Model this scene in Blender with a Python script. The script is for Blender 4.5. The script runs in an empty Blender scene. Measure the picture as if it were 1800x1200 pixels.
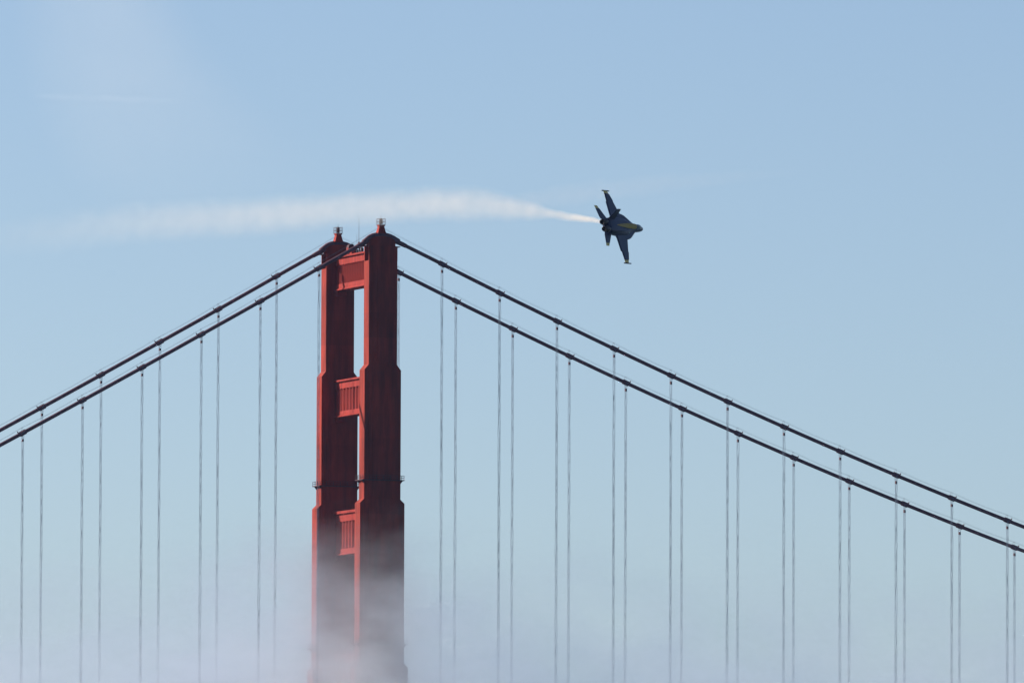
import bpy, bmesh, math, random
from mathutils import Vector, Matrix

random.seed(7)
scene = bpy.context.scene
COL = scene.collection

# ------------------------------------------------------------------ camera
cam_data = bpy.data.cameras.new('camera')
cam = bpy.data.objects.new('camera', cam_data)
COL.objects.link(cam)
scene.camera = cam
cam_data.sensor_width = 36.0
cam_data.lens = 384.28
cam_data.clip_start = 1.0
cam_data.clip_end = 90000.0
YAW, PITCH, ROLL = 0.404414, 0.074637, 0.003761
look = Vector((math.sin(YAW) * math.cos(PITCH), math.cos(YAW) * math.cos(PITCH), math.sin(PITCH)))
right = Vector((math.cos(YAW), -math.sin(YAW), 0))
up = right.cross(look)
r2 = right * math.cos(ROLL) + up * math.sin(ROLL)
u2 = up * math.cos(ROLL) - right * math.sin(ROLL)
cam.matrix_world = Matrix(((r2.x, u2.x, -look.x, -1010.006),
                           (r2.y, u2.y, -look.y, -2440.833),
                           (r2.z, u2.z, -look.z, 3.103),
                           (0, 0, 0, 1)))

# ------------------------------------------------------------------ sky, sun, exposure
SUN_AZ, SUN_EL = math.radians(42), math.radians(31)
sun_dir = Vector((-math.cos(SUN_AZ) * math.cos(SUN_EL), math.sin(SUN_AZ) * math.cos(SUN_EL), math.sin(SUN_EL)))
world = bpy.data.worlds.new('World')
scene.world = world
world.use_nodes = True
wn = world.node_tree
sky = wn.nodes.new('ShaderNodeTexSky')
sky.sky_type = 'NISHITA'
sky.sun_disc = False
sky.sun_elevation = SUN_EL
sky.sun_rotation = math.atan2(sun_dir.x, sun_dir.y)
sky.air_density = 0.72
sky.dust_density = 0.9
sky.ozone_density = 2.6
wn.links.new(sky.outputs[0], wn.nodes['Background'].inputs[0])
wn.nodes['Background'].inputs[1].default_value = 0.0505
sun_data = bpy.data.lights.new('sun', 'SUN')
sun_data.energy = 5.0
sun_data.angle = math.radians(0.53)
sun_data.color = (1.0, 0.93, 0.84)
sun = bpy.data.objects.new('sun', sun_data)
sun.rotation_euler = sun_dir.to_track_quat('Z', 'Y').to_euler()
sun.location = sun_dir * 600
COL.objects.link(sun)
vs = scene.view_settings
vs.view_transform = 'Standard'
vs.look = 'None'
vs.gamma = 1.0
vs.use_curve_mapping = False
vs.exposure = 1.35
scene.cycles.volume_bounces = 3
scene.cycles.max_bounces = 8
scene.cycles.volume_max_steps = 512

# ------------------------------------------------------------------ materials
def paint(name, col, rough=0.6, var=0.12, scale=0.35, streak=True, metal=0.0, spec=0.08, plates=0.0):
    m = bpy.data.materials.new(name)
    m.use_nodes = True
    nt = m.node_tree
    b = nt.nodes['Principled BSDF']
    b.inputs['Roughness'].default_value = rough
    b.inputs['Metallic'].default_value = metal
    b.inputs['Specular IOR Level'].default_value = spec
    tc = nt.nodes.new('ShaderNodeTexCoord')
    mp = nt.nodes.new('ShaderNodeMapping')
    mp.inputs['Scale'].default_value = (1.6, 1.6, 0.22) if streak else (1, 1, 1)
    ns = nt.nodes.new('ShaderNodeTexNoise')
    ns.inputs['Scale'].default_value = scale
    ns.inputs['Detail'].default_value = 6
    ns.inputs['Roughness'].default_value = 0.65
    rp = nt.nodes.new('ShaderNodeValToRGB')
    lo = [c * (1 - 2.2 * var) for c in col]
    hi = [min(1, c * (1 + 1.4 * var)) for c in col]
    rp.color_ramp.elements[0].position = 0.33
    rp.color_ramp.elements[1].position = 0.68
    rp.color_ramp.elements[0].color = (*lo, 1)
    rp.color_ramp.elements[1].color = (*hi, 1)
    nt.links.new(tc.outputs['Object'], mp.inputs[0])
    nt.links.new(mp.outputs[0], ns.inputs['Vector'])
    nt.links.new(ns.outputs['Fac'], rp.inputs[0])
    out = rp.outputs[0]
    if plates:
        # fields of plates repainted at different times
        sx = nt.nodes.new('ShaderNodeSeparateXYZ')
        nt.links.new(tc.outputs['Object'], sx.inputs[0])
        dv = nt.nodes.new('ShaderNodeMath'); dv.operation = 'DIVIDE'; dv.inputs[1].default_value = plates
        fl = nt.nodes.new('ShaderNodeMath'); fl.operation = 'FLOOR'
        wh = nt.nodes.new('ShaderNodeTexWhiteNoise'); wh.noise_dimensions = '1D'
        mr = nt.nodes.new('ShaderNodeMapRange')
        mr.inputs['To Min'].default_value = 0.80
        mr.inputs['To Max'].default_value = 1.12
        mx = nt.nodes.new('ShaderNodeVectorMath'); mx.operation = 'SCALE'
        nt.links.new(sx.outputs[2], dv.inputs[0])
        nt.links.new(dv.outputs[0], fl.inputs[0])
        nt.links.new(fl.outputs[0], wh.inputs['W'])
        nt.links.new(wh.outputs['Value'], mr.inputs['Value'])
        nt.links.new(rp.outputs[0], mx.inputs[0])
        nt.links.new(mr.outputs[0], mx.inputs['Scale'])
        out = mx.outputs[0]
    nt.links.new(out, b.inputs['Base Color'])
    return m

M_ORANGE = paint('international_orange', (0.182, 0.0185, 0.0105), 0.8, 0.2, plates=6.1)
M_STRUT = paint('orange_strut_paint', (0.19, 0.0180, 0.0125), 0.8, 0.16, 0.6)
M_CABLE = paint('weathered_cable_wrap', (0.095, 0.045, 0.058), 0.7, 0.15, 0.5, False)
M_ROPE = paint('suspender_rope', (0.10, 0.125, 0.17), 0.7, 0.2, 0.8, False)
M_STEEL = paint('dark_steel', (0.055, 0.025, 0.03), 0.6, 0.15, 1.0, False)
M_GREY = paint('galvanised_grey', (0.18, 0.18, 0.19), 0.5, 0.1, 1.0, False, 0.3)
M_LAMP = paint('beacon_glass', (0.05, 0.01, 0.012), 0.2, 0.05, 1.0, False)
M_BLUE = paint('gloss_navy_blue', (0.003, 0.009, 0.040), 0.3, 0.10, 0.5, False, 0, 0.14)
M_YELLOW = paint('gloss_yellow', (0.64, 0.42, 0.05), 0.32, 0.06, 0.5, False, 0, 0.5)
M_CANOPY = paint('smoked_canopy', (0.02, 0.025, 0.03), 0.08, 0.05, 1.0, False, 0, 0.8)
M_NOZZLE = paint('burnt_nozzle_metal', (0.05, 0.045, 0.045), 0.45, 0.2, 2.0, False, 0.8)
M_ROAD = paint('asphalt', (0.05, 0.05, 0.052), 0.9, 0.1, 0.4, False)
M_CONC = paint('concrete', (0.30, 0.29, 0.27), 0.85, 0.12, 0.3)

# ------------------------------------------------------------------ mesh helpers
def link(o, parent=None):
    COL.objects.link(o)
    if parent is not None:
        o.parent = parent
    return o

def tag(o, label=None, cat=None, group=None, kind=None):
    if label: o['label'] = label
    if cat: o['category'] = cat
    if group: o['group'] = group
    if kind: o['kind'] = kind
    return o

def empty(name, loc, label, cat, group=None):
    o = bpy.data.objects.new(name, None)
    o.empty_display_size = 0.5
    o.location = loc
    COL.objects.link(o)
    return tag(o, label, cat, group)

def box(bm, x0, x1, y0, y1, z0, z1):
    v = [bm.verts.new((x, y, z)) for x in (x0, x1) for y in (y0, y1) for z in (z0, z1)]
    for f in ((0, 1, 3, 2), (4, 6, 7, 5), (0, 4, 5, 1), (2, 3, 7, 6), (0, 2, 6, 4), (1, 5, 7, 3)):
        bm.faces.new([v[i] for i in f])

def tube(bm, pts, rad, n=8, closed_ends=True):
    """sweep a round section along pts; rad is a number or a list"""
    pts = [Vector(p) for p in pts]
    rings = []
    for i, p in enumerate(pts):
        a = pts[max(i - 1, 0)]
        b = pts[min(i + 1, len(pts) - 1)]
        t = (b - a).normalized()
        ref = Vector((0, 1, 0)) if abs(t.y) < 0.9 else Vector((1, 0, 0))
        e1 = t.cross(ref).normalized()
        e2 = t.cross(e1)
        r = rad[i] if isinstance(rad, (list, tuple)) else rad
        rings.append([bm.verts.new(p + (e1 * math.cos(k * math.tau / n) + e2 * math.sin(k * math.tau / n)) * r) for k in range(n)])
    for a, b in zip(rings, rings[1:]):
        for k in range(n):
            bm.faces.new((a[k], a[(k + 1) % n], b[(k + 1) % n], b[k]))
    if closed_ends:
        bm.faces.new(rings[0][::-1])
        bm.faces.new(rings[-1])

def loft(bm, rings, cap=True):
    vs_ = [[bm.verts.new(p) for p in r] for r in rings]
    n = len(vs_[0])
    for a, b in zip(vs_, vs_[1:]):
        for k in range(n):
            bm.faces.new((a[k], a[(k + 1) % n], b[(k + 1) % n], b[k]))
    if cap:
        bm.faces.new(vs_[0][::-1])
        bm.faces.new(vs_[-1])

def obj(name, bm, mat, parent=None, smooth=False, bevel=0.0):
    bmesh.ops.recalc_face_normals(bm, faces=bm.faces)
    me = bpy.data.meshes.new(name)
    bm.to_mesh(me)
    bm.free()
    me.materials.append(mat)
    if smooth:
        for p in me.polygons:
            p.use_smooth = True
    o = bpy.data.objects.new(name, me)
    link(o, parent)
    if bevel:
        md = o.modifiers.new('bevel', 'BEVEL')
        md.width = bevel
        md.segments = 2
        md.limit_method = 'ANGLE'
    return o

def simple(name, mat, parent, *boxes, bevel=0.0):
    bm = bmesh.new()
    for b in boxes:
        box(bm, *b)
    return obj(name, bm, mat, parent, bevel=bevel)

# ------------------------------------------------------------------ dimensions of the bridge
B = 27.43            # distance between the two cable planes
S = 15.24            # suspender spacing
D1 = 16.13           # first suspender from the tower
ZT = 227.08
DECK = 70.0

def cable_z(x):
    c = 1.2 / (0.447 if x > 0 else 0.5764)      # rounded over the saddle
    e = math.sqrt(x * x + c * c) if abs(x) < 40 else abs(x)
    if x > 0:
        return ZT - 4 * 143.3 * e * (1280 - e) / 1280 ** 2
    return ZT - 0.5764 * e + 0.0002 * e * e

# ------------------------------------------------------------------ water
bm = bmesh.new()
vsx = [bm.verts.new(p) for p in ((-40000, -40000, 0), (40000, -40000, 0), (40000, 40000, 0), (-40000, 40000, 0))]
bm.faces.new(vsx)
m = bpy.data.materials.new('sea_water')
m.use_nodes = True
nt = m.node_tree
b = nt.nodes['Principled BSDF']
b.inputs['Base Color'].default_value = (0.02, 0.045, 0.05, 1)
b.inputs['Roughness'].default_value = 0.25
ns = nt.nodes.new('ShaderNodeTexNoise')
ns.inputs['Scale'].default_value = 0.15
ns.inputs['Detail'].default_value = 6
tc = nt.nodes.new('ShaderNodeTexCoord')
bp = nt.nodes.new('ShaderNodeBump')
bp.inputs['Strength'].default_value = 0.6
bp.inputs['Distance'].default_value = 0.6
nt.links.new(tc.outputs['Object'], ns.inputs['Vector'])
nt.links.new(ns.outputs['Fac'], bp.inputs['Height'])
nt.links.new(bp.outputs[0], b.inputs['Normal'])
tag(obj('water', bm, m), kind='structure')

# ------------------------------------------------------------------ tower
tower = empty('bridge_tower', (0, B / 2, 0), 'orange-red steel suspension bridge tower with two stepped legs rising from fog', 'bridge tower')
SEG = [  # z bottom, z top, half length along the bridge, half width across
    (162.2 + 32.6, 220.0, 3.72, 1.62),
    (162.2, 193.5, 4.78, 1.65),
    (122.6, 161.2, 5.83, 1.70),
    (82.0, 121.6, 6.86, 1.78),
    (9.0, 81.0, 7.9, 2.6),
]
HB = B / 2

def make_leg(y0, lab):
    def ring(z, hx, hy):
        return [(-hx, y0 - hy, z), (hx, y0 - hy, z), (hx, y0 + hy, z), (-hx, y0 + hy, z)]
    rings = []
    for (z0, z1, hx, hy) in SEG:
        rings += [ring(z1, hx, hy), ring(z0, hx, hy)]
    bm = bmesh.new()
    loft(bm, rings)
    leg = obj('leg', bm, M_ORANGE, tower, bevel=0.06)
    leg['label'] = lab
    for (z0, z1, hx, hy) in SEG[:4]:
        for s in (-1, 1):
            y = y0 + s * hy
            w = hx - 1.07
            simple('pilaster', M_ORANGE, leg, (-w, w, min(y, y + s * 0.10), max(y, y + s * 0.10), z0 + 0.5, z1 - 0.5))
            simple('pilaster', M_ORANGE, leg, (-w + 1.07, w - 1.07, min(y + s * 0.103, y + s * 0.2), max(y + s * 0.103, y + s * 0.2), z0 + 0.9, z1 - 0.9))
        # splice plates round the shaft, one per field of cells
        k = 1
        zz = z0 + 9.2
        while zz < z1 - 4:
            for sx in (-1, 1):
                x = sx * hx
                simple('splice_plate', M_ORANGE, leg, (min(x, x + sx * 0.025), max(x, x + sx * 0.025), y0 - hy + 0.12, y0 + hy - 0.12, zz, zz + 0.75))
            zz += 9.2
    # slotted head that takes the cable
    head = [(-3.72, 3.72, y0 - 1.62, y0 - 1.30, 220.0, 223.6), (-3.72, 3.72, y0 + 1.30, y0 + 1.62, 220.0, 223.6)]
    for hb in head:
        simple('cheek_plate', M_ORANGE, leg, hb)
    simple('saddle_base', M_ORANGE, leg, (-0.9, 0.9, y0 - 1.297, y0 + 1.297, 220.003, 223.6))
    return leg

leg_near = make_leg(-HB, 'near tower leg, the right one in view')
leg_far = make_leg(HB, 'far tower leg, the left one in view')

def make_cap(y0, lab):
    # curved saddle: a round back over a narrow web
    arc = [(-4.6, 224.42), (-3.8, 225.05), (-2.9, 225.75), (-2.1, 226.1), (-1.2, 226.3), (0, 226.38), (1.2, 226.36), (2.3, 226.12), (3.2, 225.75), (4.1, 225.25), (4.7, 224.95)]
    web = [(-3.66, 223.55)] + [(x, z) for x, z in arc[1:-1]] + [(3.66, 223.55)]
    web[1] = (-3.66, 225.05)
    web[-2] = (3.66, 225.35)
    bm = bmesh.new()
    loft(bm, [[(x, y0 - 0.5, z) for x, z in web], [(x, y0 + 0.5, z) for x, z in web]])
    cap = obj('saddle_housing', bm, M_ORANGE, tower, bevel=0.05)
    cap['label'] = lab
    bm = bmesh.new()
    tube(bm, [(x, y0, z) for x, z in arc], 0.62, 18)
    obj('saddle_back', bm, M_CABLE, cap, True)
    simple('ledge', M_STEEL, cap, (3.62, 4.6, y0 - 1.3, y0 + 1.3, 223.42, 223.6))
    simple('ledge', M_STEEL, cap, (-4.6, -3.62, y0 - 1.3, y0 + 1.3, 223.42, 223.6))
    # tapered pedestal
    bm = bmesh.new()
    def rr(z, hx, hy):
        return [(-hx, y0 - hy, z), (hx, y0 - hy, z), (hx, y0 + hy, z), (-hx, y0 + hy, z)]
    loft(bm, [rr(226.7, 1.12, 0.8), rr(227.3, 0.92, 0.72), rr(228.45, 0.62, 0.62), rr(228.5, 0.78, 0.78), rr(228.75, 0.78, 0.78)])
    ped = obj('beacon_pedestal', bm, M_ORANGE, cap, bevel=0.03)
    # guard cage
    bm = bmesh.new()
    hx = 0.82
    z0, z1 = 228.78, 230.28
    for zz in (z0 + 0.06, (z0 + z1) / 2, z1):
        for s in (-1, 1):
            box(bm, -hx, hx, y0 + s * hx - 0.035, y0 + s * hx + 0.035, zz - 0.035, zz + 0.035)
            box(bm, s * hx - 0.035, s * hx + 0.035, y0 - hx + 0.036, y0 + hx - 0.036, zz - 0.034, zz + 0.034)
    for ax in (-hx, 0, hx):
        for ay in (-hx, 0, hx):
            if ax == 0 and ay == 0:
                continue
            box(bm, ax - 0.038, ax + 0.038, y0 + ay - 0.038, y0 + ay + 0.038, z0, z1 + 0.037)
    obj('guard_cage', bm, M_STEEL, cap)
    bm = bmesh.new()
    tube(bm, [(0, y0, 228.74), (0, y0, 229.1), (0, y0, 229.12), (0, y0, 230.2), (0, y0, 230.45)], [0.2, 0.2, 0.3, 0.3, 0.12], 12)
    obj('beacon_lamp', bm, M_LAMP, cap, True)
    bm = bmesh.new()
    tube(bm, [(0, y0, 230.44), (0, y0, 231.2)], 0.035, 6)
    obj('lightning_rod', bm, M_STEEL, cap)
    return cap

make_cap(-HB, 'rounded saddle housing with caged beacon on the near leg')
make_cap(HB, 'rounded saddle housing with caged beacon on the far leg')

# service platforms with railings
def platform(y0, z, hx, hy):
    d = 0.72
    bm = bmesh.new()
    for s in (-1, 1):
        box(bm, -hx - d, hx + d, min(y0 + s * hy, y0 + s * (hy + d)), max(y0 + s * hy, y0 + s * (hy + d)), z, z + 0.2)
        box(bm, min(s * hx, s * (hx + d)), max(s * hx, s * (hx + d)), y0 - hy + 0.003, y0 + hy - 0.003, z, z + 0.2)
    # sloping brackets at the corners
    for sx in (-1, 1):
        for sy in (-1, 1):
            x0, y1 = sx * hx, y0 + sy * (hy - 0.2)
            v = [bm.verts.new(p) for p in ((x0, y1 - 0.08, z - 0.75), (x0, y1 - 0.08, z), (x0 + sx * (d - 0.1), y1 - 0.08, z),
                                            (x0, y1 + 0.08, z - 0.75), (x0, y1 + 0.08, z), (x0 + sx * (d - 0.1), y1 + 0.08, z))]
            for f in ((0, 1, 2), (3, 5, 4), (0, 2, 5, 3), (0, 3, 4, 1), (1, 4, 5, 2)):
                bm.faces.new([v[i] for i in f])
    p = obj('service_platform', bm, M_STEEL, tower)
    bm = bmesh.new()
    X, Y = hx + d - 0.08, hy + d - 0.08
    for zz in (z + 0.7, z + 1.22):
        tube(bm, [(-X, y0 - Y, zz), (X, y0 - Y, zz)], 0.04, 5)
        tube(bm, [(-X, y0 + Y, zz), (X, y0 + Y, zz)], 0.04, 5)
        tube(bm, [(-X, y0 - Y, zz), (-X, y0 + Y, zz)], 0.04, 5)
        tube(bm, [(X, y0 - Y, zz), (X, y0 + Y, zz)], 0.04, 5)
    n = int(2 * X / 1.6)
    for i in range(n + 1):
        for s in (-1, 1):
            xx = -X + 2 * X * i / n
            box(bm, xx - 0.045, xx + 0.045, y0 + s * Y - 0.045, y0 + s * Y + 0.045, z + 0.2, z + 1.25)
    for i in (1, 2):
        for s in (-1, 1):
            yy = y0 - Y + 2 * Y * i / 3
            box(bm, s * X - 0.045, s * X + 0.045, yy - 0.045, yy + 0.045, z + 0.2, z + 1.25)
    obj('railing', bm, M_STEEL, p)

for y0 in (-HB, HB):
    platform(y0, 166.7, 4.78, 1.65)
    platform(y0, 127.0, 5.83, 1.70)

# portal struts between the legs
STRUTS = [(222.83, 222.40, 220.69, 216.04, 214.96, 214.49),
          (192.51, 192.05, 190.36, 184.87, 183.83, 183.50),
          (160.43, 159.75, 157.87, 151.21, 150.12, 149.72),
          (125.6, 124.8, 122.6, 114.4, 113.1, 112.6)]
ORD = ['topmost', 'second', 'third', 'lowest']
for si, (zt, zc, zb, zp, zl, ze) in enumerate(STRUTS):
    hy = (1.62, 1.65, 1.70, 1.78)[si]
    ya, yb = -HB + hy + 0.002, HB - hy - 0.002
    st = simple('strut', M_STRUT, tower, (-0.66, 0.66, ya, yb, ze + 0.02, zt - 0.02))
    st['label'] = ORD[si] + ' cross strut between the tower legs'
    simple('cornice', M_STRUT, st, (-1.75, 1.75, ya, yb, zc, zt), bevel=0.05)
    simple('upper_band', M_STRUT, st, (-1.28, 1.28, ya + 0.003, yb - 0.003, zb, zc - 0.002), bevel=0.04)
    simple('lower_band', M_STRUT, st, (-1.28, 1.28, ya + 0.003, yb - 0.003, zl + 0.002, zp), bevel=0.04)
    # sill with a sloped weathering
    bm = bmesh.new()
    prof = [(-1.3, zl), (-1.68, ze + 0.18), (-1.68, ze), (1.68, ze), (1.68, ze + 0.18), (1.3, zl)]
    loft(bm, [[(x, ya, z) for x, z in prof], [(x, yb, z) for x, z in prof]])
    obj('sill', bm, M_STRUT, st)
    # fluted panel: one V prism per flute
    n = 15 if si == 0 else 12
    tipw = 0.02 if si == 0 else 0.19
    pitch = (yb - ya) / n
    h = zb - zp
    me = None
    for s in (-1, 1):
        for i in range(n):
            if me is None:
                bm = bmesh.new()
                bot = [(0, -pitch / 2, -h / 2), (-0.58, -tipw, -h / 2), (-0.58, tipw, -h / 2), (0, pitch / 2, -h / 2)]
                top = [(a, b_, h / 2) for a, b_, _ in bot]
                loft(bm, [bot, top])
                o = obj('flute', bm, M_STRUT, st)
                me = o.data
            else:
                o = link(bpy.data.objects.new('flute', me), st)
            o.location = (s * 0.662, ya + pitch * (i + 0.5), (zb + zp) / 2)
            if s > 0:
                o.rotation_euler = (0, 0, math.pi)
    # small pointed teeth below the upper band
    me = None
    for s in (-1, 1):
        for i in range(n):
            if me is None:
                bm = bmesh.new()
                w = pitch * 0.36
                loft(bm, [[(0, -w, 0), (-0.62, -w, 0), (-0.62, w, 0), (0, w, 0)],
                          [(0, -w * 0.7, -0.42), (-0.2, -w * 0.7, -0.42), (-0.2, w * 0.7, -0.42), (0, w * 0.7, -0.42)]])
                o = obj('tooth', bm, M_STRUT, st)
                me = o.data
            else:
                o = link(bpy.data.objects.new('tooth', me), st)
            o.location = (s * (0.70 if si else 0.664), ya + pitch * (i + 0.5), zb - 0.003)
            if s > 0:
                o.rotation_euler = (0, 0, math.pi)
    # corner brackets under the ends
    for s in (-1, 1):
        y1 = ya if s < 0 else yb
        simple('bracket', M_STRUT, st, (-1.2, 1.2, min(y1, y1 - s * 1.5), max(y1, y1 - s * 1.5), ze - 1.15, ze - 0.003), bevel=0.15)

# things standing on the top strut (world y runs from near leg 0 to far leg B)
TOP = 222.832
mast = empty('radio_mast', (0, 14.0, TOP), 'tall thin radio mast on the topmost strut between the tower legs', 'antenna')
bm = bmesh.new(); tube(bm, [(0, 0, 0), (0, 0, 3.2), (0, 0, 6.4), (0, 0, 9.4)], [0.09, 0.075, 0.05, 0.025], 6); obj('pole', bm, M_GREY, mast)
bm = bmesh.new(); tube(bm, [(0, 1.3, 0), (0, 1.3, 5.0)], [0.05, 0.03], 6); obj('whip_antenna', bm, M_GREY, mast)
simple('mounting_box', M_STEEL, mast, (-0.2, 0.2, -0.25, 0.25, 2.2, 2.9), bevel=0.03)

dome = empty('access_hood', (0.1, 19.6, TOP), 'dark red round-topped access hood beside the far leg head', 'hood')
bm = bmesh.new()
prof = [(-0.8, 0)] + [(-0.8 * math.cos(a * math.pi / 8), 1.9 + 0.9 * math.sin(a * math.pi / 8)) for a in range(9)] + [(0.8, 0)]
loft(bm, [[(x, -0.75, z) for x, z in prof], [(x, 0.75, z) for x, z in prof]])
obj('shell', bm, M_STEEL, dome)
simple('door', M_STRUT, dome, (-0.83, -0.802, -0.45, 0.45, 0.05, 1.9))

cab = empty('equipment_cabinet', (-0.3, 17.4, TOP), 'small sunlit orange cabinet on the topmost strut', 'cabinet')
simple('housing', M_STRUT, cab, (-0.5, 0.5, -0.7, 0.7, 0.0, 1.45), bevel=0.05)
simple('lid', M_STRUT, cab, (-0.58, 0.58, -0.78, 0.78, 1.453, 1.53))

wheel = empty('hoist_wheel', (0.2, 13.2, TOP), 'dark hoist wheel beside the near leg on the topmost strut', 'hoist')
bm = bmesh.new()
ringp = [(0.0, 0.85 * math.cos(k * math.tau / 20), 1.05 + 0.85 * math.sin(k * math.tau / 20)) for k in range(21)]
tube(bm, ringp, 0.16, 8)
obj('rim', bm, M_STEEL, wheel, True)
simple('stand', M_STEEL, wheel, (-0.15, 0.15, -0.12, 0.12, 0.0, 0.35), (-0.3, 0.3, -1.0, -0.75, 0.0, 1.3))
bm = bmesh.new()
for k in range(3):
    a = k * math.pi / 3
    tube(bm, [(0, 0.8 * math.cos(a), 1.05 + 0.8 * math.sin(a)), (0, -0.8 * math.cos(a), 1.05 - 0.8 * math.sin(a))], 0.06, 6)
obj('spokes', bm, M_STEEL, wheel)

# pier under the tower
pier = empty('tower_pier', (0, HB, 0), 'concrete pier carrying the bridge tower in the water', 'pier')
bm = bmesh.new()
loft(bm, [[(rx * math.cos(k * math.tau / 40), ry * math.sin(k * math.tau / 40), z) for k in range(40)] for rx, ry, z in ((17, 29, -0.8), (17, 29, 5), (15.5, 27, 5.2), (15.5, 27, 8.99))])
obj('fender', bm, M_CONC, pier)

# ------------------------------------------------------------------ main cables, bands, hand ropes
KS = [k for k in range(-20, 0)] + [k for k in range(1, 34)]
def kx(k):
    return math.copysign(D1 + (abs(k) - 1) * S, k)

band_mesh = None
def make_cable(y, lab, which):
    root = empty('main_cable', (0, y, 0), lab, 'cable', 'main suspension cables')
    xs = [-330 + 6 * i for i in range(54)] + [-6.5 + 0.65 * i for i in range(21)] + [7 + 7 * i for i in range(73)]
    xs = sorted(set(round(x, 3) for x in xs))
    bm = bmesh.new()
    tube(bm, [(x, 0, cable_z(x)) for x in xs], 0.455, 14)
    obj('cable', bm, M_CABLE, root, True)
    global band_mesh
    for k in KS:
        if k < -9 or k > 15:
            continue
        x = kx(k)
        sl = math.atan2(cable_z(x + 0.5) - cable_z(x - 0.5), 1.0)
        if band_mesh is None:
            bm = bmesh.new()
            tube(bm, [(-0.98, 0, 0), (-0.9, 0, 0), (-0.28, 0, 0), (-0.22, 0, 0), (-0.06, 0, 0), (0.06, 0, 0), (0.22, 0, 0), (0.28, 0, 0), (0.9, 0, 0), (0.98, 0, 0)],
                 [0.46, 0.52, 0.53, 0.57, 0.57, 0.57, 0.57, 0.53, 0.52, 0.46], 14)
            for s in (-1, 1):
                box(bm, -0.85, 0.85, -0.14, 0.14, min(s * 0.48, s * 0.6), max(s * 0.48, s * 0.6))
            o = obj('cable_band', bm, M_CABLE, root, False)
            band_mesh = o.data
        else:
            o = link(bpy.data.objects.new('cable_band', band_mesh), root)
        o.location = (x, 0, cable_z(x))
        o.rotation_euler = (0, -sl, 0)
        # hand rope posts standing on the band, and the short clip down the slope
        bm = bmesh.new()
        for s in (-1, 1):
            tube(bm, [(0, s * 0.45, 0.35), (0, s * 0.42, 1.42)], 0.022, 6)
        box(bm, -0.03, 0.03, -0.43, 0.43, 1.33, 1.37)
        p = obj('rope_post', bm, M_STEEL, root)
        p.location = (x - 0.15, 0, cable_z(x - 0.15))
        q = simple('cable_clip', M_STEEL, root, (-0.09, 0.09, -0.12, 0.12, 0.3, 0.92))
        q.location = (x + math.copysign(0.95, k), 0, cable_z(x + math.copysign(0.95, k)))
        q.rotation_euler = (0, -sl, 0)
    for s in (-1, 1):
        for side in (-1, 1):
            pts = [(side * 0.9, s * 0.42, 227.9)]
            ks = [k for k in KS if k * side > 0 and -9 <= k <= 15]
            ks.sort(key=abs)
            for k in ks:
                x = kx(k)
                pv = pts[-1]
                z1 = cable_z(x) + 1.38
                for j in range(1, 5):
                    t = j / 4
                    sag = 0.25 * 4 * t * (1 - t) * (0.2 if abs(k) == 1 else 1)
                    pts.append((pv[0] + (x - pv[0]) * t, s * 0.42, pv[2] + (z1 - pv[2]) * t - sag))
            bm = bmesh.new()
            tube(bm, pts, 0.017, 5)
            obj('hand_rope', bm, M_ROPE, root)
    # thick flange where the cable enters the saddle
    for s in (-1, 1):
        x0 = s * 3.4
        xs2 = [x0 + s * 0.8 * i for i in range(5)]
        bm = bmesh.new()
        tube(bm, [(x, 0, cable_z(x)) for x in xs2], [0.62, 0.6, 0.58, 0.56, 0.52], 14)
        obj('cable_sleeve', bm, M_CABLE, root, True)
    return root

make_cable(0.0, 'near main cable, passing over the right tower leg in view', 'near')
make_cable(B, 'far main cable, passing over the left tower leg in view', 'far')

# ------------------------------------------------------------------ suspenders
WORDS = ['first', 'second', 'third', 'fourth', 'fifth', 'sixth', 'seventh', 'eighth', 'ninth', 'tenth', 'eleventh', 'twelfth', 'thirteenth', 'fourteenth']
clamp_mesh = None
def make_suspender(k, y, which):
    global clamp_mesh
    x = kx(k)
    zc = cable_z(x)
    side = 'right' if k > 0 else 'left'
    root = empty('suspender', (x, y, DECK), 'vertical rope suspender under the %s main cable, %s to the %s of the tower' % (which, WORDS[abs(k) - 1], side),
                 'suspender', 'suspender ropes between cables and deck')
    for sx in (-1, 1):
        for sy in (-1, 1):
            ph = random.random() * 6
            bm = bmesh.new()
            pts = [(sx * 0.13, sy * 0.60, zc - DECK + 0.15), (sx * 0.13, sy * 0.54, zc - DECK - 0.3), (sx * 0.12, sy * 0.32, zc - DECK - 1.7), (sx * 0.12, sy * 0.32, zc - DECK - 2.0)]
            L = zc - DECK - 2.0
            # the ropes wander a little between their separators
            nseg = max(2, int(L / 1.4))
            for i in range(1, nseg + 1):
                z = L * (1 - i / nseg)
                pts.append((sx * 0.125 + random.uniform(-0.05, 0.05), sy * 0.32 + random.uniform(-0.06, 0.06), z))
            tube(bm, pts, 0.042, 5)
            obj('rope', bm, M_ROPE, root, True)
    if clamp_mesh is None:
        bm = bmesh.new()
        loft(bm, [[(a * 0.2, b_ * 0.3, 0.32 - 0.08 * (a > 0)) for a, b_ in ((-1, -1), (1, -1), (1, 1), (-1, 1))],
                  [(a * 0.2, b_ * 0.3, -0.32 - 0.08 * (a > 0)) for a, b_ in ((-1, -1), (1, -1), (1, 1), (-1, 1))]])
        o = obj('clamp', bm, M_STEEL, root)
        clamp_mesh = o.data
    else:
        o = link(bpy.data.objects.new('clamp', clamp_mesh), root)
    o.location = (0, 0, zc - DECK - 1.75)
    if k < 0:
        o.rotation_euler = (0, 0, math.pi)

for k in list(range(-7, 0)) + list(range(1, 14)):
    make_suspender(k, 0.0, 'near')
for k in list(range(-6, 0)) + list(range(1, 14)):
    make_suspender(k, B, 'far')

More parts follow.
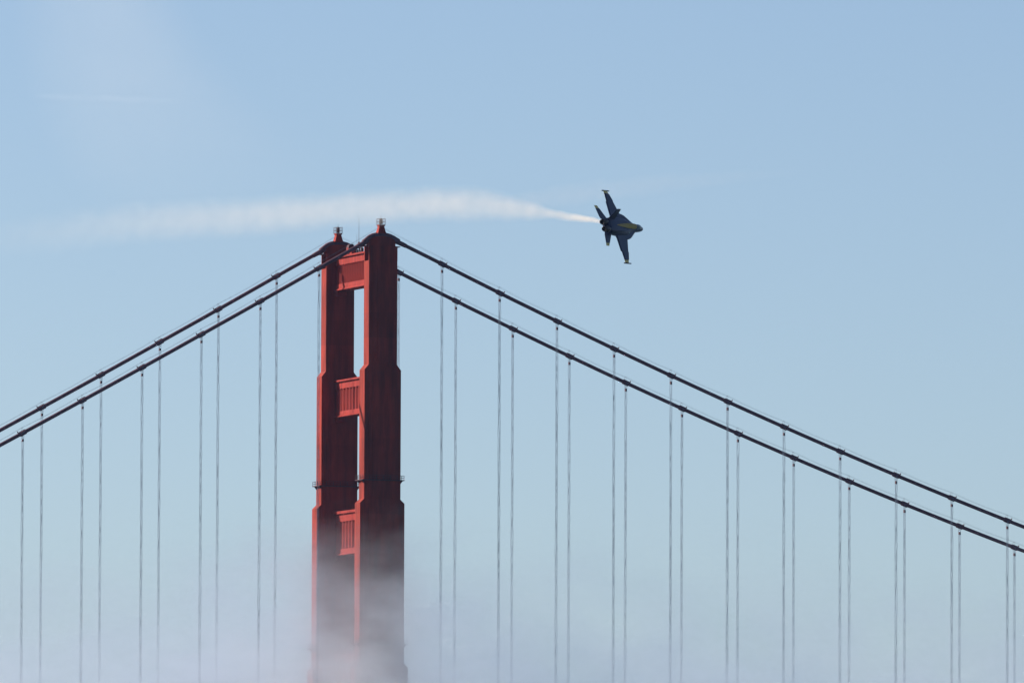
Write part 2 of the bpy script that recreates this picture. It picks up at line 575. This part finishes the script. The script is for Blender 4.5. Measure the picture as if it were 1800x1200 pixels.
# ------------------------------------------------------------------ roadway deck far below, inside the fog
deck = empty('roadway_deck', (0, HB, DECK), 'stiffened roadway deck hidden in the fog under the suspenders', 'bridge deck')
simple('road_slab', M_ROAD, deck, (-330, 510, -11.2, 11.2, -0.5, 0.0))
for s in (-1, 1):
    bm = bmesh.new()
    y = s * HB
    for zz in (-0.6, -8.0):
        box(bm, -330, 510, y - 0.4, y + 0.4, zz - 0.4, zz + 0.4)
    i = 0
    x = -327.0
    while x < 505:
        tube(bm, [(x, y, -7.6 if i % 2 else -1.0), (x + 7.62, y, -1.0 if i % 2 else -7.6)], 0.25, 4)
        x += 7.62
        i += 1
    obj('side_truss', bm, M_ORANGE, deck)
    simple('sidewalk', M_CONC, deck, (-330, 510, min(s * 11.21, s * 13.2), max(s * 11.21, s * 13.2), -0.5, 0.15))

# ------------------------------------------------------------------ fighter jet
JM = Matrix(((0.7319, -0.2353, 0.6395, -270.40),
             (0.6801, 0.1941, -0.7069, -760.19),
             (0.0422, 0.9523, 0.3021, 159.75),
             (0, 0, 0, 1)))
jet = empty('fighter_jet', (0, 0, 0), 'dark blue twin-tailed fighter jet with yellow trim banking on its side', 'jet aircraft')
jr = JM.to_3x3()
jr = Matrix((jr.col[0].normalized(), jr.col[1].normalized(), jr.col[2].normalized())).transposed()
jet.matrix_world = jr.to_4x4()
jet.matrix_world.translation = JM.translation
jet.location = JM.translation
jet.rotation_mode = 'QUATERNION'
jet.rotation_quaternion = jr.to_quaternion()
NOSE = 8.75   # the nose is this far ahead of the origin; stations run aft from it

def P(s, y, z):
    return (NOSE - s, y, z)

def section(s, cy, cz, hw, hh, n=20, e=2.3):
    out = []
    for k in range(n):
        a = k * math.tau / n
        c, d = math.cos(a), math.sin(a)
        out.append(P(s, cy + hw * math.copysign(abs(c) ** (2 / e), c), cz + hh * math.copysign(abs(d) ** (2 / e), d)))
    return out

bm = bmesh.new()
loft(bm, [section(s, 0, z, w, h, 20, e) for s, z, w, h, e in (
    (0, -0.12, 0.03, 0.03, 2), (0.3, -0.1, 0.17, 0.17, 2), (0.9, -0.06, 0.36, 0.36, 2), (1.7, -0.02, 0.52, 0.54, 2), (2.8, 0.0, 0.64, 0.66, 2.1), (4.2, 0.02, 0.72, 0.74, 2.2),
    (5.6, 0.05, 0.80, 0.78, 2.3), (6.8, 0.02, 0.95, 0.80, 2.5), (8.0, -0.08, 1.45, 0.82, 3.0), (9.5, -0.1, 1.62, 0.84, 3.2), (11.5, -0.08, 1.64, 0.84, 3.2), (13.5, -0.02, 1.55, 0.80, 3.0),
    (15.2, 0.02, 1.38, 0.68, 2.8), (16.2, 0.05, 1.15, 0.55, 2.6))])
fus = obj('fuselage', bm, M_BLUE, jet, True)
# dorsal spine running aft from the canopy
bm = bmesh.new()
loft(bm, [section(s, 0, z, w, h, 16, 2.2) for s, z, w, h in ((4.6, 0.62, 0.36, 0.45), (5.6, 0.70, 0.44, 0.48), (7.0, 0.66, 0.5, 0.42), (9.0, 0.58, 0.52, 0.36), (11.5, 0.5, 0.45, 0.33), (14.0, 0.42, 0.28, 0.26), (16.0, 0.4, 0.1, 0.12))])
obj('spine', bm, M_BLUE, jet, True)
# yellow wedge painted panel on the spine
bm = bmesh.new()
rows = []
for i in range(15):
    t = i / 14
    s = 5.5 + 7.6 * t
    # follow the spine surface slightly proud of it
    zt_, hw_, hh_ = [], [], []
    tab = ((4.6, 0.62, 0.36, 0.45), (5.6, 0.70, 0.44, 0.48), (7.0, 0.66, 0.5, 0.42), (9.0, 0.58, 0.52, 0.36), (11.5, 0.5, 0.45, 0.33), (14.0, 0.42, 0.28, 0.26))
    for a, c in zip(tab, tab[1:]):
        if a[0] <= s <= c[0]:
            f = (s - a[0]) / (c[0] - a[0])
            z0, w0, h0 = (a[j] + (c[j] - a[j]) * f for j in (1, 2, 3))
    half = math.radians(78) * (1 - t) ** 0.8 + 0.03
    row = []
    for j in range(9):
        a = math.pi / 2 + half * (1 - j / 4)
        c, d = math.cos(a), math.sin(a)
        row.append(P(s, (w0 + 0.03) * math.copysign(abs(c) ** (2 / 2.2), c), z0 + (h0 + 0.03) * abs(d) ** (2 / 2.2)))
    rows.append(row)
vv = [[bm.verts.new(p) for p in r] for r in rows]
for a, c in zip(vv, vv[1:]):
    for j in range(8):
        bm.faces.new((a[j], a[j + 1], c[j + 1], c[j]))
bmesh.ops.solidify(bm, geom=list(bm.faces), thickness=0.015)
obj('spine_stripe', bm, M_YELLOW, jet, True)
# canopy
bm = bmesh.new()
loft(bm, [section(s, 0, z, w, h, 16, 2) for s, z, w, h in ((2.3, 0.55, 0.05, 0.05), (2.7, 0.58, 0.28, 0.22), (3.3, 0.62, 0.4, 0.42), (4.0, 0.64, 0.43, 0.55), (4.8, 0.66, 0.42, 0.53), (5.4, 0.68, 0.34, 0.42), (5.75, 0.7, 0.15, 0.3))])
obj('canopy', bm, M_CANOPY, jet, True)

def slab(name, mat, outline, thick, parent, dihedral=0.0, z0=0.0, yref=0.0, edge=0.25):
    """a lifting surface: outline of (station, y); thick at the root, thin at the rim"""
    bm = bmesh.new()
    n = len(outline)
    cs = sum(p[0] for p in outline) / n
    cy = sum(p[1] for p in outline) / n
    def pt(s, y, dz):
        return P(s, y, z0 + dz + (abs(y) - yref) * math.tan(dihedral))
    topi = [bm.verts.new(pt(cs + (s - cs) * 0.8, cy + (y - cy) * 0.94, thick / 2)) for s, y in outline]
    rim = [bm.verts.new(pt(s, y, 0)) for s, y in outline]
    boti = [bm.verts.new(pt(cs + (s - cs) * 0.8, cy + (y - cy) * 0.94, -thick / 2)) for s, y in outline]
    bm.faces.new(topi)
    bm.faces.new(boti[::-1])
    for k in range(n):
        j = (k + 1) % n
        bm.faces.new((rim[k], rim[j], topi[j], topi[k]))
        bm.faces.new((boti[k], boti[j], rim[j], rim[k]))
    return obj(name, bm, mat, parent)

def tip_rail(sd, wing):
    bm = bmesh.new()
    y = sd * 6.47
    z = 0.12 - 0.25
    tube(bm, [P(9.6, y, z), P(9.9, y, z), P(12.6, y, z), P(12.8, y, z)], [0.03, 0.11, 0.11, 0.06], 8)
    obj('launch_rail', bm, M_BLUE, wing, True)

for sd in (1, -1):
    lab = 'left' if sd > 0 else 'right'
    # leading edge extension with its curved outline
    out = [(4.1, 0.66), (5.0, 0.98), (5.8, 1.34), (6.6, 1.72), (7.4, 2.02), (8.2, 2.2), (9.0, 2.32), (9.9, 2.42), (12.5, 2.3), (12.5, 0.6), (6, 0.5)]
    slab('leading_edge_extension', M_BLUE, [(s, sd * y) for s, y in out], 0.16, jet, 0.0, 0.22)
    # wing with a dog-tooth
    out = [(8.55, 1.5), (8.85, 2.3), (10.0, 4.55), (9.8, 4.62), (10.65, 5.95), (12.5, 5.95), (12.75, 4.5), (13.1, 4.4), (13.6, 1.5)]
    wing = slab('wing', M_BLUE, [(s, sd * y) for s, y in out], 0.26, jet, -0.045, 0.2, 1.5)
    out = [(10.66, 5.955), (10.95, 6.4), (12.42, 6.4), (12.49, 5.955)]
    slab('wing_tip', M_YELLOW, [(s, sd * y) for s, y in out], 0.14, wing, -0.045, 0.2, 1.5)
    tip_rail(sd, wing)
    # tailplane
    out = [(14.3, 1.05), (14.75, 1.45), (16.5, 3.1), (18.05, 3.1), (17.75, 1.6), (17.4, 1.15)]
    stab = slab('tailplane', M_BLUE, [(s, sd * y) for s, y in out], 0.14, jet, -0.05, 0.02, 1.2)
    slab('tailplane_tip', M_YELLOW, [(s, sd * y) for s, y in ((16.505, 3.105), (16.95, 3.6), (18.2, 3.6), (18.055, 3.105))], 0.08, stab, -0.05, 0.02, 1.2)
    # canted fin
    cant = math.radians(20)
    def fin(name, prof, mat, parent, th):
        bm = bmesh.new()
        A, C_, E_ = [], [], []
        cs = sum(p[0] for p in prof) / len(prof)
        ch = sum(p[1] for p in prof) / len(prof)
        nrm = Vector((0, math.cos(cant) * sd, -math.sin(cant)))
        for s, h in prof:
            base = Vector(P(s, sd * (1.12 + h * math.sin(cant)), 0.55 + h * math.cos(cant)))
            E_.append(bm.verts.new(base))
            i2 = Vector(P(cs + (s - cs) * 0.8, sd * (1.12 + (ch + (h - ch) * .93) * math.sin(cant)), 0.55 + (ch + (h - ch) * .93) * math.cos(cant)))
            A.append(bm.verts.new(i2 + nrm * th / 2))
            C_.append(bm.verts.new(i2 - nrm * th / 2))
        n = len(prof)
        bm.faces.new(A); bm.faces.new(C_[::-1])
        for k in range(n):
            j = (k + 1) % n
            bm.faces.new((E_[k], E_[j], A[j], A[k]))
            bm.faces.new((C_[k], C_[j], E_[j], E_[k]))
        return obj(name, bm, mat, parent)
    f = fin('tail_fin', [(12.5, -0.1), (14.15, 2.05), (15.95, 2.05), (15.65, 0.6), (15.55, -0.1)], M_BLUE, jet, 0.16)
    fin('fin_tip', [(14.155, 2.055), (14.5, 2.5), (16.0, 2.5), (15.952, 2.055)], M_BLUE, f, 0.1)
    # intake box under the extension
    bm = bmesh.new()
    loft(bm, [[P(7.0, sd * 0.98, 0.1), P(7.15, sd * 1.62, 0.1), P(7.7, sd * 1.62, -0.85), P(7.55, sd * 0.98, -0.85)],
              [P(11, sd * 0.8, 0.1), P(11, sd * 1.66, 0.1), P(11, sd * 1.66, -0.9), P(11, sd * 0.8, -0.9)]])
    obj('air_intake', bm, M_BLUE, jet, bevel=0.08)
    # engine nozzle, hollow
    bm = bmesh.new()
    y = sd * 0.62
    loft(bm, [section(s, y, 0.05, r, r, 18, 2) for s, r in ((15.6, 0.58), (16.3, 0.58), (16.9, 0.52), (17.4, 0.42), (17.41, 0.38), (16.8, 0.42), (16.3, 0.42))])
    obj('engine_nozzle', bm, M_NOZZLE, jet, True)

# ------------------------------------------------------------------ smoke and fog volumes
def curve_node(nt, pts):
    n = nt.nodes.new('ShaderNodeFloatCurve')
    c = n.mapping.curves[0]
    pts = sorted(pts)
    while len(c.points) < len(pts):
        c.points.new(0.5, 0.5)
    for q, (x, y) in zip(c.points, pts):
        q.location = (x, y)
        q.handle_type = 'AUTO_CLAMPED'
    n.mapping.update()
    return n

def mth(nt, op, a, b_=None, clamp=False):
    n = nt.nodes.new('ShaderNodeMath')
    n.operation = op
    n.use_clamp = clamp
    for i, v in enumerate((a, b_)):
        if v is None:
            continue
        if isinstance(v, (int, float)):
            n.inputs[i].default_value = v
        else:
            nt.links.new(v, n.inputs[i])
    return n.outputs[0]

def plume(name, org, ax, L, spine, dens, tau, nscale, label, warp=0.35, ymul=1.0, contrast=(0.25, 0.8), colour=(1, 1, 1), rate=0.2, soft=1.3):
    """a drifting smoke plume: a closed tube round a bent axis, filled with an uneven volume.
    spine: (u, z offset, half width); dens: (u, relative optical depth)"""
    X = Vector(ax).normalized()
    Z = (Vector((0, 0, 1)) - X * X.z).normalized()
    Y = Z.cross(X)
    bm = bmesh.new()
    rings = []
    n = 16
    for u, z, hw in spine:
        R = hw * 1.5 + 0.15
        rings.append([(u * L, R * ymul * math.cos(k * math.tau / n), z + R * math.sin(k * math.tau / n)) for k in range(n)])
    loft(bm, rings)
    m = bpy.data.materials.new(name + '_volume')
    m.use_nodes = True
    nt = m.node_tree
    nt.nodes.remove(nt.nodes['Principled BSDF'])
    pv = nt.nodes.new('ShaderNodeVolumePrincipled')
    pv.inputs['Color'].default_value = (*colour, 1)
    pv.inputs['Anisotropy'].default_value = 0.65
    nt.links.new(pv.outputs[0], nt.nodes['Material Output'].inputs['Volume'])
    tc = nt.nodes.new('ShaderNodeTexCoord')
    # turbulence moves the sampling point
    ns = nt.nodes.new('ShaderNodeTexNoise')
    ns.inputs['Scale'].default_value = nscale
    ns.inputs['Detail'].default_value = 4
    nt.links.new(tc.outputs['Object'], ns.inputs['Vector'])
    sp = nt.nodes.new('ShaderNodeSeparateXYZ')
    nt.links.new(tc.outputs['Object'], sp.inputs[0])
    sn = nt.nodes.new('ShaderNodeSeparateXYZ')
    nt.links.new(ns.outputs['Color'], sn.inputs[0])
    u = mth(nt, 'DIVIDE', sp.outputs[0], L, True)
    zs = [z for _, z, _ in spine]
    zlo, zhi = min(zs) - 0.01, max(zs) + 0.01
    wmax = max(w for _, _, w in spine)
    cz = curve_node(nt, [(a, (z - zlo) / (zhi - zlo)) for a, z, _ in spine])
    nt.links.new(u, cz.inputs['Value'])
    zc = mth(nt, 'ADD', mth(nt, 'MULTIPLY', cz.outputs[0], zhi - zlo), zlo)
    cw = curve_node(nt, [(a, w / wmax) for a, _, w in spine])
    nt.links.new(u, cw.inputs['Value'])
    R = mth(nt, 'MULTIPLY', cw.outputs[0], wmax)
    wz = mth(nt, 'MULTIPLY', mth(nt, 'SUBTRACT', sn.outputs[2], 0.5), 2 * warp)
    wy = mth(nt, 'MULTIPLY', mth(nt, 'SUBTRACT', sn.outputs[1], 0.5), 2 * warp)
    rz = mth(nt, 'ADD', mth(nt, 'DIVIDE', mth(nt, 'SUBTRACT', sp.outputs[2], zc), R), wz)
    ry = mth(nt, 'ADD', mth(nt, 'DIVIDE', sp.outputs[1], mth(nt, 'MULTIPLY', R, ymul)), wy)
    r2_ = mth(nt, 'ADD', mth(nt, 'MULTIPLY', rz, rz), mth(nt, 'MULTIPLY', ry, ry))
    prof = mth(nt, 'POWER', mth(nt, 'SUBTRACT', 1.0, r2_, True), soft)
    cd = curve_node(nt, [(a, t) for a, t in dens])
    nt.links.new(u, cd.inputs['Value'])
    ns2 = nt.nodes.new('ShaderNodeTexNoise')
    ns2.inputs['Scale'].default_value = nscale * 1.7
    ns2.inputs['Detail'].default_value = 5
    nt.links.new(tc.outputs['Object'], ns2.inputs['Vector'])
    mr = nt.nodes.new('ShaderNodeMapRange')
    mr.inputs['From Min'].default_value = contrast[0]
    mr.inputs['From Max'].default_value = contrast[1]
    mr.inputs['To Min'].default_value = 0.62
    mr.inputs['To Max'].default_value = 1.4
    nt.links.new(ns2.outputs['Fac'], mr.inputs['Value'])
    d = mth(nt, 'MULTIPLY', mth(nt, 'MULTIPLY', prof, mr.outputs[0]), mth(nt, 'DIVIDE', mth(nt, 'MULTIPLY', cd.outputs[0], tau), mth(nt, 'MULTIPLY', R, 2.0)))
    nt.links.new(d, pv.inputs['Density'])
    m.cycles.volume_step_rate = rate
    o = obj(name, bm, m)
    o.matrix_world = Matrix(((X.x, Y.x, Z.x, org[0]), (X.y, Y.y, Z.y, org[1]), (X.z, Y.z, Z.z, org[2]), (0, 0, 0, 1)))
    return tag(o, label, 'smoke', None, 'stuff')

plume('smoke_trail', (-273.80, -758.81, 160.64), (-0.8717, -0.482, -0.0882), 164.455,
      [(0.0, 0.0, 0.42), (0.0156, 0.39, 0.62), (0.0339, 0.69, 0.8), (0.0522, 0.98, 0.95), (0.0797, 1.5, 1.05), (0.107, 2.1, 1.7), (0.1435, 2.7, 2.5), (0.189, 3.3, 3.2),
       (0.2526, 3.8, 3.5), (0.3251, 3.67, 3.5), (0.4154, 3.38, 3.6), (0.5052, 2.9, 3.8), (0.5946, 2.52, 4.0), (0.6835, 2.32, 4.0), (0.7719, 1.93, 4.2), (0.86, 1.02, 4.0), (0.9477, 0.38, 3.8), (1.0, 0.0, 3.8)],
      [(0, 1.0), (0.03, 0.9), (0.06, 0.6), (0.11, 0.4), (0.19, 0.36), (0.26, 0.40), (0.33, 0.37), (0.5, 0.33), (0.6, 0.26), (0.7, 0.19), (0.8, 0.12), (0.9, 0.06), (1.0, 0.02)],
      1.5, 0.26, 'white smoke trail streaming left from the jet above the tower', colour=(1.0, 0.92, 0.83), soft=1.8, warp=0.3)
plume('smoke_wisp', (-267.85, -696.55, 168.47), (0.91, -0.3987, 0.1135), 55.79,
      [(0.0, 0.0, 1.0), (0.1611, 0.2, 2.18), (0.3581, 0.48, 2.38), (0.608, 0.43, 1.98), (0.8397, 0.19, 1.39), (1.0, 0.0, 0.99)],
      [(0, 0.15), (0.2, 1.0), (0.45, 0.8), (0.7, 0.45), (0.9, 0.15), (1, 0.0)], 0.13, 0.25, 'faint thin smoke streak passing behind the jet to its right', colour=(1.0, 0.88, 0.8))
plume('smoke_wisp', (-319.63, -634.47, 214.22), (0.4537, -0.1224, -0.8827), 54.72,
      [(0.0, 2.0, 17), (0.23, -1.5, 17), (0.457, -3.0, 19), (0.71, 0.5, 20), (1.0, 7.0, 20)],
      [(0, 1.0), (0.3, 0.95), (0.55, 0.7), (0.8, 0.3), (1, 0.0)], 0.2, 0.035, 'broad faint veil of old smoke in the upper left sky', colour=(1.0, 0.95, 0.9), soft=1.0, rate=0.4)
plume('smoke_wisp', (-330.75, -638.67, 190.23), (0.9198, -0.3916, -0.0258), 27.17,
      [(0.0, 0.0, 0.6), (0.185, -0.15, 0.8), (0.445, -0.14, 0.9), (0.70, -0.24, 0.8), (1.0, 0.0, 0.6)],
      [(0, 0.0), (0.2, 0.9), (0.35, 0.5), (0.55, 1.0), (0.75, 0.5), (1, 0.0)], 0.07, 0.4, 'thin short bright streak in the upper left sky')

# fog bank round the lower tower
bm = bmesh.new()
box(bm, -420, 520, -75, 70, 60, 178)
fm = bpy.data.materials.new('fog_volume')
fm.use_nodes = True
nt = fm.node_tree
nt.nodes.remove(nt.nodes['Principled BSDF'])
pv = nt.nodes.new('ShaderNodeVolumePrincipled')
pv.inputs['Color'].default_value = (0.925, 0.95, 0.995, 1)
pv.inputs['Anisotropy'].default_value = 0.875
nt.links.new(pv.outputs[0], nt.nodes['Material Output'].inputs['Volume'])
tc = nt.nodes.new('ShaderNodeTexCoord')
sp = nt.nodes.new('ShaderNodeSeparateXYZ')
nt.links.new(tc.outputs['Object'], sp.inputs[0])
def fnoise(scale, sc3, det, w):
    mp = nt.nodes.new('ShaderNodeMapping')
    mp.inputs['Scale'].default_value = sc3
    mp.inputs['Location'].default_value = (w, w * 0.7, -w)
    mp.inputs['Rotation'].default_value = (0, 0.35, 0)
    nt.links.new(tc.outputs['Object'], mp.inputs[0])
    n = nt.nodes.new('ShaderNodeTexNoise')
    n.inputs['Scale'].default_value = scale
    n.inputs['Detail'].default_value = det
    n.inputs['Roughness'].default_value = 0.62
    nt.links.new(mp.outputs[0], n.inputs['Vector'])
    return n.outputs['Fac']
big = fnoise(0.012, (1, 1, 1.6), 2, 3.0)
mid = fnoise(0.05, (0.75, 0.8, 1.25), 5, 11.0)
top = mth(nt, 'ADD', 159.0, mth(nt, 'ADD', mth(nt, 'MULTIPLY', mth(nt, 'SUBTRACT', big, 0.5), 40.0), mth(nt, 'MULTIPLY', mth(nt, 'SUBTRACT', mid, 0.5), 70.0)))
h = mth(nt, 'DIVIDE', mth(nt, 'SUBTRACT', top, sp.outputs[2]), 54.0, True)
d = mth(nt, 'MULTIPLY', mth(nt, 'POWER', h, 2.1), 0.043)
wisp = fnoise(0.085, (0.7, 0.8, 1.2), 4, 27.0)
wr = nt.nodes.new('ShaderNodeMapRange')
wr.inputs['From Min'].default_value = 0.36
wr.inputs['From Max'].default_value = 0.64
wr.inputs['To Min'].default_value = 0.12
wr.inputs['To Max'].default_value = 2.0
nt.links.new(wisp, wr.inputs['Value'])
d = mth(nt, 'MULTIPLY', d, wr.outputs[0])
# the bank thins out towards its sides so that no face shows
fy = mth(nt, 'SUBTRACT', 1.0, mth(nt, 'POWER', mth(nt, 'ABSOLUTE', mth(nt, 'DIVIDE', mth(nt, 'ADD', sp.outputs[1], 2.5), 72.5)), 4.0), True)
d = mth(nt, 'MULTIPLY', d, fy)
# and hangs thickest where the tower catches it
gx = mth(nt, 'DIVIDE', mth(nt, 'ADD', sp.outputs[0], 14.0), 26.0)
puff = mth(nt, 'DIVIDE', 0.95, mth(nt, 'ADD', 1.0, mth(nt, 'MULTIPLY', gx, gx)))
d = mth(nt, 'MULTIPLY', d, mth(nt, 'ADD', 0.36, puff))
nt.links.new(d, pv.inputs['Density'])
fm.cycles.volume_step_rate = 0.12
tag(obj('fog_bank', bm, fm), 'low pale fog bank swallowing the lower tower and suspenders', 'fog', None, 'stuff')

# clear sea air with a little haze between the shore and the bridge
bm = bmesh.new()
box(bm, -2600, 2600, -3000, 1500, -1.0, 262.0)
hm = bpy.data.materials.new('haze_volume')
hm.use_nodes = True
nt = hm.node_tree
nt.nodes.remove(nt.nodes['Principled BSDF'])
pv = nt.nodes.new('ShaderNodeVolumePrincipled')
pv.inputs['Color'].default_value = (0.42, 0.6, 1.0, 1)
pv.inputs['Anisotropy'].default_value = 0.5
pv.inputs['Density'].default_value = 0.75e-5
nt.links.new(pv.outputs[0], nt.nodes['Material Output'].inputs['Volume'])
tag(obj('haze', bm, hm), 'thin bluish sea haze filling the air', 'haze', None, 'stuff')
